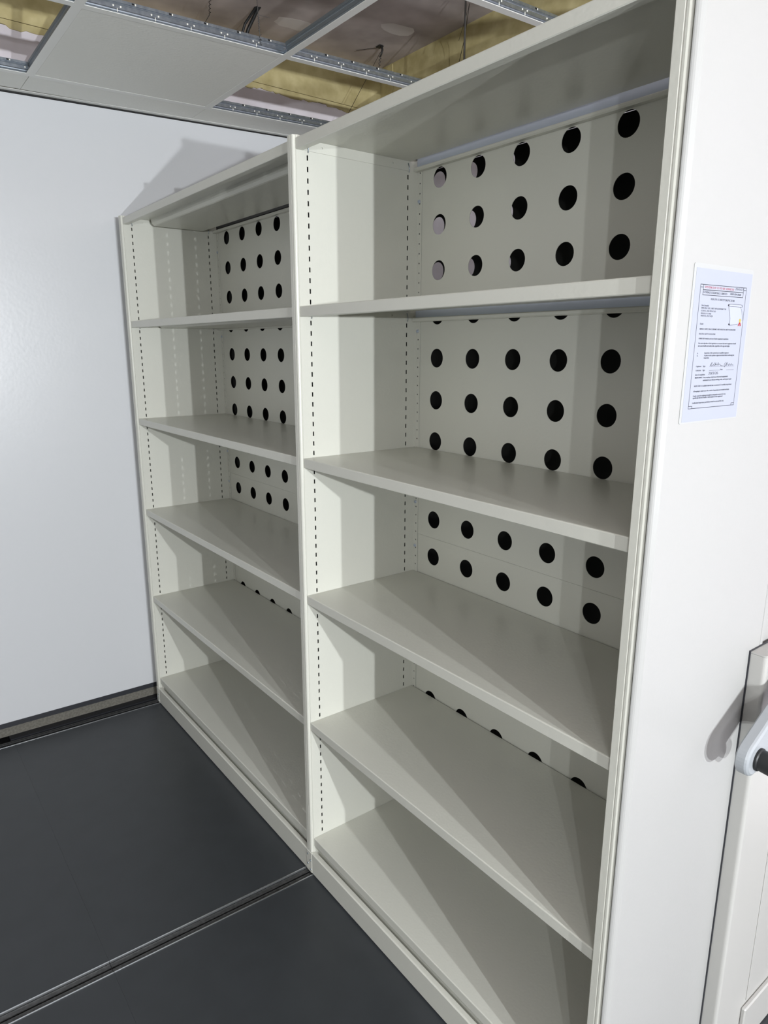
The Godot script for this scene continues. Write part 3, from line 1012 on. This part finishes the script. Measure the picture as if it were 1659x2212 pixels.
# ---------------------------------------------------------------- end panel with its crank
func end_panel():
	var at := Vector3(1.034, FL, -0.2)
	var t := thing("end_panel", "tall smooth white end panel of the shelving, carrying the crank box", "end panel", at)
	var b := MB.new(at)
	# plan outline, swept up: rounded front edge, return lips
	b.sweep(PackedVector2Array([Vector2(1.0287, -0.03), Vector2(1.0287, 0.0066), Vector2(1.0294, 0.0074), Vector2(1.0312, 0.0070), Vector2(1.0336, 0.0056), Vector2(1.0357, 0.0036), Vector2(1.0374, 0.0010), Vector2(1.0388, -0.0016), Vector2(1.0397, -0.0030), Vector2(1.0400, -0.0046), Vector2(1.0400, -0.4170), Vector2(1.0385, -0.4190), Vector2(1.0287, -0.4190)]), Vector3.RIGHT, Vector3(0, 0, 1), Vector3.UP, FL + 0.006, 2.0550)
	part("panel_sheet", b, "end_white", t)
	b = MB.new(at)
	b.sweep(PackedVector2Array([Vector2(1.0287, -0.4205), Vector2(1.0390, -0.4205), Vector2(1.0400, -0.4215), Vector2(1.0400, -0.4290), Vector2(1.0340, -0.4330), Vector2(1.0340, -0.7850), Vector2(1.0287, -0.7850)]), Vector3.RIGHT, Vector3(0, 0, 1), Vector3.UP, FL + 0.006, 2.0550)
	part("rear_sheet", b, "end_white", t)
	# crank box: dark gasket, box with rounded front corner, seam plate
	b = MB.new(at)
	b.box(Vector3(1.0400, FL + 0.006, -0.7000), Vector3(1.0430, 0.9830, -0.3745))
	var bx := MB.new(at)
	var pl := PackedVector2Array()
	pl.append(Vector2(1.0430, -0.3765))
	for k in 7:
		var a := PI / 2 * k / 6.0
		pl.append(Vector2(1.0660 + sin(a) * 0.0080, -0.3845 + cos(a) * 0.0080))
	pl.append(Vector2(1.0740, -0.6960))
	pl.append(Vector2(1.0430, -0.6960))
	bx.sweep(pl, Vector3.RIGHT, Vector3(0, 0, 1), Vector3.UP, FL + 0.006, 0.9780)
	var box := part("crank_box", bx, "box_white", t, "tall white drive box on the end panel")
	part("gasket", b, "skirt_dark", box, "dark joint line round the box")
	b = MB.new(at)
	b.sweep(pl, Vector3.RIGHT, Vector3(0, 0, 1), Vector3.UP, 0.9785, 0.9815)
	part("box_lid", b, "box_white", box, "white lid of the box")
	b = MB.new(at)
	b.box(Vector3(1.0740, 0.072, -0.6900), Vector3(1.0757, 0.90, -0.5200), 0.0006)
	part("service_plate", b, "box_white", box)
	b = MB.new(at)
	b.box(Vector3(1.0735, FL + 0.004, -0.6950), Vector3(1.0850, 0.0640, -0.5000), 0.003)
	part("toe_cover", b, "box_white", box, "low white cover at the foot of the box")
	# crank: hub, arm, grip
	var hub := Vector3(1.074, 0.9335, -0.440)
	var tip := Vector3(1.118, 0.833, -0.263)
	var cr := MB.new(at)
	cr.lathe(Vector3(hub.x, hub.y, hub.z), Vector3.RIGHT, PackedVector2Array([Vector2(0.040, 0), Vector2(0.040, 0.006), Vector2(0.027, 0.012), Vector2(0.026, 0.036), Vector2(0.022, 0.040), Vector2(0, 0.040)]), 28)
	var crank := part("crank_handle", cr, "arm", t, "pale grey crank with a black grip")
	var am := MB.new(at)
	arm_mesh(am, Vector2(hub.z, hub.y), Vector2(tip.z, tip.y), 0.030, 0.0345, 1.100, 1.124)
	part("arm", am, "arm", crank)
	var gp := MB.new(at)
	gp.lathe(Vector3(1.124, tip.y - 0.003, tip.z - 0.008), Vector3.RIGHT, PackedVector2Array([Vector2(0.0215, 0.0), Vector2(0.0215, 0.004), Vector2(0.0195, 0.006), Vector2(0.0205, 0.020), Vector2(0.0215, 0.045), Vector2(0.0205, 0.075), Vector2(0.0190, 0.095), Vector2(0.0130, 0.103), Vector2(0, 0.105)]), 28)
	part("grip", gp, "grip", crank, "black ribbed grip")

func arm_mesh(mb: MB, a: Vector2, b: Vector2, ra: float, rb: float, x0: float, x1: float):
	# rounded bar from a to b in the (z, y) plane with softened edges on its outer face
	var d := (b - a).normalized()
	var side := Vector2(-d.y, d.x)
	var rings := []
	for sc in [[0.0, 0.003, x0], [0.0, 0.0, x0 + 0.003], [0.0, 0.0, x1 - 0.006], [0.0, 0.0018, x1 - 0.0025], [0.0, 0.006, x1]]:
		var ring := []
		for k in 17:
			var an := -PI / 2 + PI * k / 16.0
			ring.append(b + (d * cos(an) + side * sin(an)) * (rb - sc[1]))
		for k in 17:
			var an := PI / 2 + PI * k / 16.0
			ring.append(a + (d * cos(an) + side * sin(an)) * (ra - sc[1]))
		rings.append([ring, sc[2]])
	var c2 := (a + b) * 0.5
	for i in rings.size() - 1:
		var r0 = rings[i][0]
		var r1 = rings[i + 1][0]
		for k in r0.size():
			var l: int = (k + 1) % r0.size()
			var p0 := Vector3(rings[i][1], r0[k].y, r0[k].x)
			var p1 := Vector3(rings[i][1], r0[l].y, r0[l].x)
			var q1 := Vector3(rings[i + 1][1], r1[l].y, r1[l].x)
			var q0 := Vector3(rings[i + 1][1], r1[k].y, r1[k].x)
			var o2: Vector2 = ((r0[k] + r0[l]) * 0.5) - (b if k < 16 else (a if k > 16 and k < 33 else c2))
			if k == 16 or k == 33:
				o2 = (r0[k] + r0[l]) * 0.5 - c2
				o2 = o2 - d * o2.dot(d)
			var out := Vector3((-0.5 if i == 0 else (0.6 if i > 1 else 0.0)) * o2.length(), o2.y, o2.x)
			mb.quad(p0, p1, q1, q0, out)
	for e in [0, rings.size() - 1]:
		var r = rings[e][0]
		var pv := PackedVector2Array()
		for p in r: pv.append(p)
		var t := Geometry2D.triangulate_polygon(pv)
		for k in range(0, t.size(), 3):
			var P := []
			for x in 3:
				P.append(Vector3(rings[e][1], r[t[k + x]].y, r[t[k + x]].x))
			mb.tri(P[0], P[1], P[2], Vector3.LEFT if e == 0 else Vector3.RIGHT)

# ---------------------------------------------------------------- the laminated notice
func flat_rect(mb: MB, x: float, th: float, s0: float, s1: float, y0: float, y1: float, r := 0.0):
	# on the end panel: s runs rightwards (= -z)
	var pts := PackedVector2Array()
	if r <= 0.0:
		pts = PackedVector2Array([Vector2(-s0, y0), Vector2(-s1, y0), Vector2(-s1, y1), Vector2(-s0, y1)])
	else:
		for c in [[s0 + r, y0 + r, PI], [s1 - r, y0 + r, PI * 1.5], [s1 - r, y1 - r, 0.0], [s0 + r, y1 - r, PI * 0.5]]:
			for k in 5:
				var a: float = c[2] + PI / 2 * k / 4.0
				pts.append(Vector2(-(c[0] + cos(a) * r), c[1] + sin(a) * r))
	mb.sweep(pts, Vector3(0, 0, 1), Vector3.UP, Vector3.RIGHT, x, x + th)

func stroke(mb: MB, x: float, pts: Array, w: float):
	for i in pts.size() - 1:
		var a: Vector2 = pts[i]
		var b: Vector2 = pts[i + 1]
		var d := (b - a)
		if d.length() < 1e-6: continue
		d = d.normalized()
		var sd := Vector2(-d.y, d.x) * w * 0.5
		a -= d * w * 0.4
		b += d * w * 0.4
		var q := PackedVector2Array()
		for p in [a - sd, b - sd, b + sd, a + sd]: q.append(Vector2(-p.x, p.y))
		mb.sweep(q, Vector3(0, 0, 1), Vector3.UP, Vector3.RIGHT, x, x + 0.00012)

func curve_pts(ctrl: Array) -> Array:
	var out := []
	for i in ctrl.size() - 1:
		var p0: Vector2 = ctrl[maxi(i - 1, 0)]
		var p1: Vector2 = ctrl[i]
		var p2: Vector2 = ctrl[i + 1]
		var p3: Vector2 = ctrl[mini(i + 2, ctrl.size() - 1)]
		for k in 6:
			out.append(p1.cubic_interpolate(p2, p0, p3, k / 6.0))
	out.append(ctrl[-1])
	return out

func notice():
	var X := 1.0402
	var at := Vector3(X, 1.5605, -0.1215)
	var t := thing("notice", "laminated inspection notice with a ribbon seal, stuck on the white end panel", "notice", at)
	var b := MB.new(at)
	flat_rect(b, X, 0.0006, 0.0335, 0.2093, 1.4447, 1.6755, 0.004)
	part("pouch", b, "pouch", t, "clear laminate border")
	b = MB.new(at)
	flat_rect(b, X + 0.0004, 0.0004, 0.0400, 0.2065, 1.4470, 1.6690)
	part("sheet", b, "paper", t, "pale blue-white printed sheet")
	var xi := X + 0.00082
	b = MB.new(at)
	# frame, heading boxes and corner marks
	var W := 0.0008
	for r in [[Vector2(0.0549, 1.6467), Vector2(0.0630, 1.6467)], [Vector2(0.1829, 1.6478), Vector2(0.1916, 1.6480)], [Vector2(0.1916, 1.6480), Vector2(0.1934, 1.4667)], [Vector2(0.1934, 1.4667), Vector2(0.0552, 1.4669)], [Vector2(0.0552, 1.4669), Vector2(0.0549, 1.6467)],
		[Vector2(0.0628, 1.6467), Vector2(0.1829, 1.6478), Vector2(0.1830, 1.6405), Vector2(0.0630, 1.6394), Vector2(0.0628, 1.6467)],
		[Vector2(0.0630, 1.6394), Vector2(0.1830, 1.6405), Vector2(0.1828, 1.6332), Vector2(0.0628, 1.6322), Vector2(0.0630, 1.6394)],
		[Vector2(0.0552, 1.6429), Vector2(0.0628, 1.6430)], [Vector2(0.1828, 1.6438), Vector2(0.1916, 1.6440)],
		[Vector2(0.0652, 1.4669), Vector2(0.0653, 1.4703), Vector2(0.0552, 1.4704)], [Vector2(0.1845, 1.4667), Vector2(0.1847, 1.4702), Vector2(0.1935, 1.4702)]]:
		stroke(b, xi, r, W)
	part("printed_frame", b, "ink", t)
	b = MB.new(at)
	for r in [[Vector2(0.1045, 1.5292), Vector2(0.1797, 1.5290)], [Vector2(0.1045, 1.5230), Vector2(0.1375, 1.5230)], [Vector2(0.1570, 1.5230), Vector2(0.1803, 1.5230)]]:
		stroke(b, xi, r, 0.0004)
	part("form_lines", b, "ink", t)
	# scroll drawing
	b = MB.new(at)
	var scp := PackedVector2Array()
	for p in [[0.1437, 1.6190], [0.1838, 1.6190], [0.1880, 1.6099], [0.1890, 1.6020], [0.1890, 1.5955], [0.1761, 1.5934], [0.1515, 1.5914], [0.1505, 1.6000], [0.1480, 1.6080], [0.1445, 1.6140]]:
		scp.append(Vector2(-p[0], p[1]))
	b.sweep(scp, Vector3(0, 0, 1), Vector3.UP, Vector3.RIGHT, xi, xi + 0.00008)
	flat_rect(b, xi, 0.0001, 0.1400, 0.1832, 1.6188, 1.6218, 0.0012)
	part("scroll_drawing", b, "scroll_white", t, "drawing of a rolled paper scroll")
	b = MB.new(at)
	stroke(b, xi + 0.0001, curve_pts([Vector2(0.1415, 1.6215), Vector2(0.1500, 1.6222), Vector2(0.1700, 1.6222), Vector2(0.1830, 1.6218), Vector2(0.1842, 1.6203), Vector2(0.1830, 1.6190), Vector2(0.1600, 1.6188), Vector2(0.1437, 1.6188)]), 0.0005)
	stroke(b, xi + 0.0001, curve_pts([Vector2(0.1420, 1.6195), Vector2(0.1440, 1.6150), Vector2(0.1478, 1.6080), Vector2(0.1505, 1.6000), Vector2(0.1510, 1.5920)]), 0.0005)
	stroke(b, xi + 0.0001, curve_pts([Vector2(0.1800, 1.6185), Vector2(0.1850, 1.6120), Vector2(0.1885, 1.6040), Vector2(0.1890, 1.5985)]), 0.0005)
	stroke(b, xi + 0.0001, curve_pts([Vector2(0.1500, 1.5910), Vector2(0.1600, 1.5915), Vector2(0.1761, 1.5932)]), 0.0005)
	stroke(b, xi + 0.0001, [Vector2(0.1480, 1.5922), Vector2(0.1505, 1.5918)], 0.0024)
	stroke(b, xi + 0.0001, [Vector2(0.1408, 1.6203), Vector2(0.1425, 1.6203)], 0.0022)
	part("scroll_outline", b, "ink", t)
	b = MB.new(at)
	for q in [[Vector2(0.1812, 1.5970), Vector2(0.1835, 1.5965), Vector2(0.1800, 1.5900), Vector2(0.1788, 1.5916), Vector2(0.1768, 1.5900)], [Vector2(0.1815, 1.5970), Vector2(0.1838, 1.5965), Vector2(0.1872, 1.5900), Vector2(0.1850, 1.5914), Vector2(0.1836, 1.5900)]]:
		var pv := PackedVector2Array()
		for p in q: pv.append(Vector2(-p.x, p.y))
		b.sweep(pv, Vector3(0, 0, 1), Vector3.UP, Vector3.RIGHT, xi, xi + 0.0002)
	var rb := part("rosette", b, "rosette_red", t, "red ribbon seal")
	b = MB.new(at)
	b.lathe(Vector3(xi, 1.5985, -0.1822), Vector3.RIGHT, PackedVector2Array([Vector2(0.0030, 0), Vector2(0.0030, 0.0003), Vector2(0, 0.0003)]), 16)
	part("rosette_centre", b, "rosette_yellow", rb)
	# signature and other handwriting
	b = MB.new(at)
	stroke(b, xi, curve_pts([Vector2(0.1064, 1.5306), Vector2(0.1085, 1.5330), Vector2(0.1112, 1.5350), Vector2(0.1100, 1.5318), Vector2(0.1068, 1.5310), Vector2(0.1105, 1.5300), Vector2(0.1150, 1.5312), Vector2(0.1190, 1.5345), Vector2(0.1160, 1.5315), Vector2(0.1195, 1.5306), Vector2(0.1225, 1.5346), Vector2(0.1215, 1.5310), Vector2(0.1250, 1.5325), Vector2(0.1270, 1.5308), Vector2(0.1300, 1.5345), Vector2(0.1305, 1.5308), Vector2(0.1340, 1.5325), Vector2(0.1385, 1.5300), Vector2(0.1440, 1.5296)]), 0.00055)
	stroke(b, xi, curve_pts([Vector2(0.1520, 1.5348), Vector2(0.1490, 1.5310), Vector2(0.1500, 1.5276), Vector2(0.1530, 1.5310), Vector2(0.1575, 1.5348), Vector2(0.1548, 1.5300), Vector2(0.1600, 1.5325), Vector2(0.1625, 1.5300), Vector2(0.1655, 1.5325), Vector2(0.1680, 1.5302), Vector2(0.1710, 1.5325), Vector2(0.1735, 1.5304), Vector2(0.1768, 1.5312)]), 0.00055)
	part("signature", b, "ink", t, "scribbled signature")
	var sans := SystemFont.new()
	sans.font_names = PackedStringArray(["Droid Sans"])
	var lines := [
		["SYSTEM DUE TO TO BE SERVICED", 0.0674, 1.6434, 0.1527, 0.0032, "r"], ["20/3/27", 0.1573, 1.6447, 0.1821, 0.0036, "h"],
		["STORAGE ESSENTIALS LIMITED", 0.0643, 1.6361, 0.1332, 0.0033, "k"], ["0800 804 8484", 0.1426, 1.6368, 0.1768, 0.0032, "k"],
		["HEALTH & SAFETY INSPECTION", 0.0876, 1.6271, 0.1577, 0.0033, "k"], ["Site Details:", 0.0628, 1.6174, 0.0842, 0.0026, "k"],
		["BNR BASE SITE, UNIT 500 QUADRANT TRI", 0.0632, 1.6139, 0.1350, 0.0026, "g"], ["ESTATE, ASH RIDGE RD", 0.0632, 1.6099, 0.1053, 0.0026, "g"],
		["BRADLEY STOKE", 0.0633, 1.6062, 0.0926, 0.0025, "g"], ["BRISTOL, BS32 4QA", 0.0635, 1.6029, 0.0975, 0.0026, "g"], ["Date:", 0.0639, 1.5913, 0.0734, 0.0026, "k"],
		["ANNUAL SERVICE IN ACCORDANCE WITH HEALTH & SAFETY LEGISLATION", 0.0641, 1.5840, 0.1711, 0.0024, "k"], ["HEALTH & SAFETY LEGISLATION", 0.0641, 1.5769, 0.1109, 0.0024, "k"],
		["PUWER 98 Provision and use of work equipment regulations", 0.0648, 1.5701, 0.1526, 0.0024, "k"],
		["The main objective of this legislation is to ensure that work equipment should", 0.0645, 1.5633, 0.1780, 0.0024, "k"], ["not cause health and safety risks, regardless of its age and origin.", 0.0648, 1.5595, 0.1590, 0.0025, "k"],
		["a.", 0.0646, 1.5490, 0.0675, 0.0025, "k"], ["Inspection of the system by our qualified engineers", 0.0847, 1.5492, 0.1588, 0.0025, "k"],
		["b.", 0.0646, 1.5453, 0.0677, 0.0024, "k"], ["To place on the system a signed and dated label confirming the", 0.0850, 1.5455, 0.1764, 0.0025, "k"], ["inspection.", 0.0850, 1.5419, 0.1004, 0.0024, "k"],
		["Engineer    Sign", 0.0654, 1.5296, 0.0917, 0.0025, "k"], ["Customer    Sign", 0.0651, 1.5236, 0.0915, 0.0025, "k"], ["Print", 0.1378, 1.5239, 0.1450, 0.0024, "k"],
		["Date of completion", 0.0650, 1.5170, 0.0929, 0.0025, "k"], ["20/3/26", 0.1040, 1.5186, 0.1322, 0.0045, "h"],
		["MAINTENANCE  Every employer shall ensure that work equipment is", 0.0652, 1.5128, 0.1647, 0.0025, "k"], ["maintained in an efficient working order, and in good repair", 0.0890, 1.5086, 0.1764, 0.0026, "k"],
		["INSPECTION   At suitable intervals (we recommend 12 monthly inspections)", 0.0653, 1.5002, 0.1785, 0.0025, "k"], ["All employers shall ensure the results of inspection are recorded and kept.", 0.0652, 1.4924, 0.1735, 0.0025, "k"],
		["People using the equipment should be adequately trained in its use,", 0.0651, 1.4855, 0.1636, 0.0025, "k"], ["specifically with the Health & Safety aspect of the equipment", 0.0651, 1.4824, 0.1545, 0.0026, "k"],
		["Certification by persons specifically trained to carry out this task.", 0.0648, 1.4749, 0.1597, 0.0026, "k"]]
	for l in lines:
		var tm := TextMesh.new()
		tm.font = sans
		tm.text = l[0]
		tm.font_size = 32
		tm.pixel_size = 0.01
		tm.depth = 0.03
		tm.curve_step = 2.0
		var mi := MeshInstance3D.new()
		mi.name = "handwriting" if l[5] == "h" else "printed_line"
		mi.mesh = tm
		mi.material_override = mats["ink_red" if l[5] == "r" else ("ink_gray" if l[5] == "g" else "ink")]
		t.add_child(mi, true)
		var bb := tm.get_aabb()
		var sx: float = (l[3] - l[1]) / maxf(bb.size.x, 0.01)
		var sy: float = l[4] / 0.32 * 1.15
		mi.rotation.y = PI / 2
		mi.scale = Vector3(sx, sy, 0.005)
		var mid: float = (l[1] + l[3]) * 0.5
		mi.position = Vector3(xi + 0.0001, l[2], -mid) - at
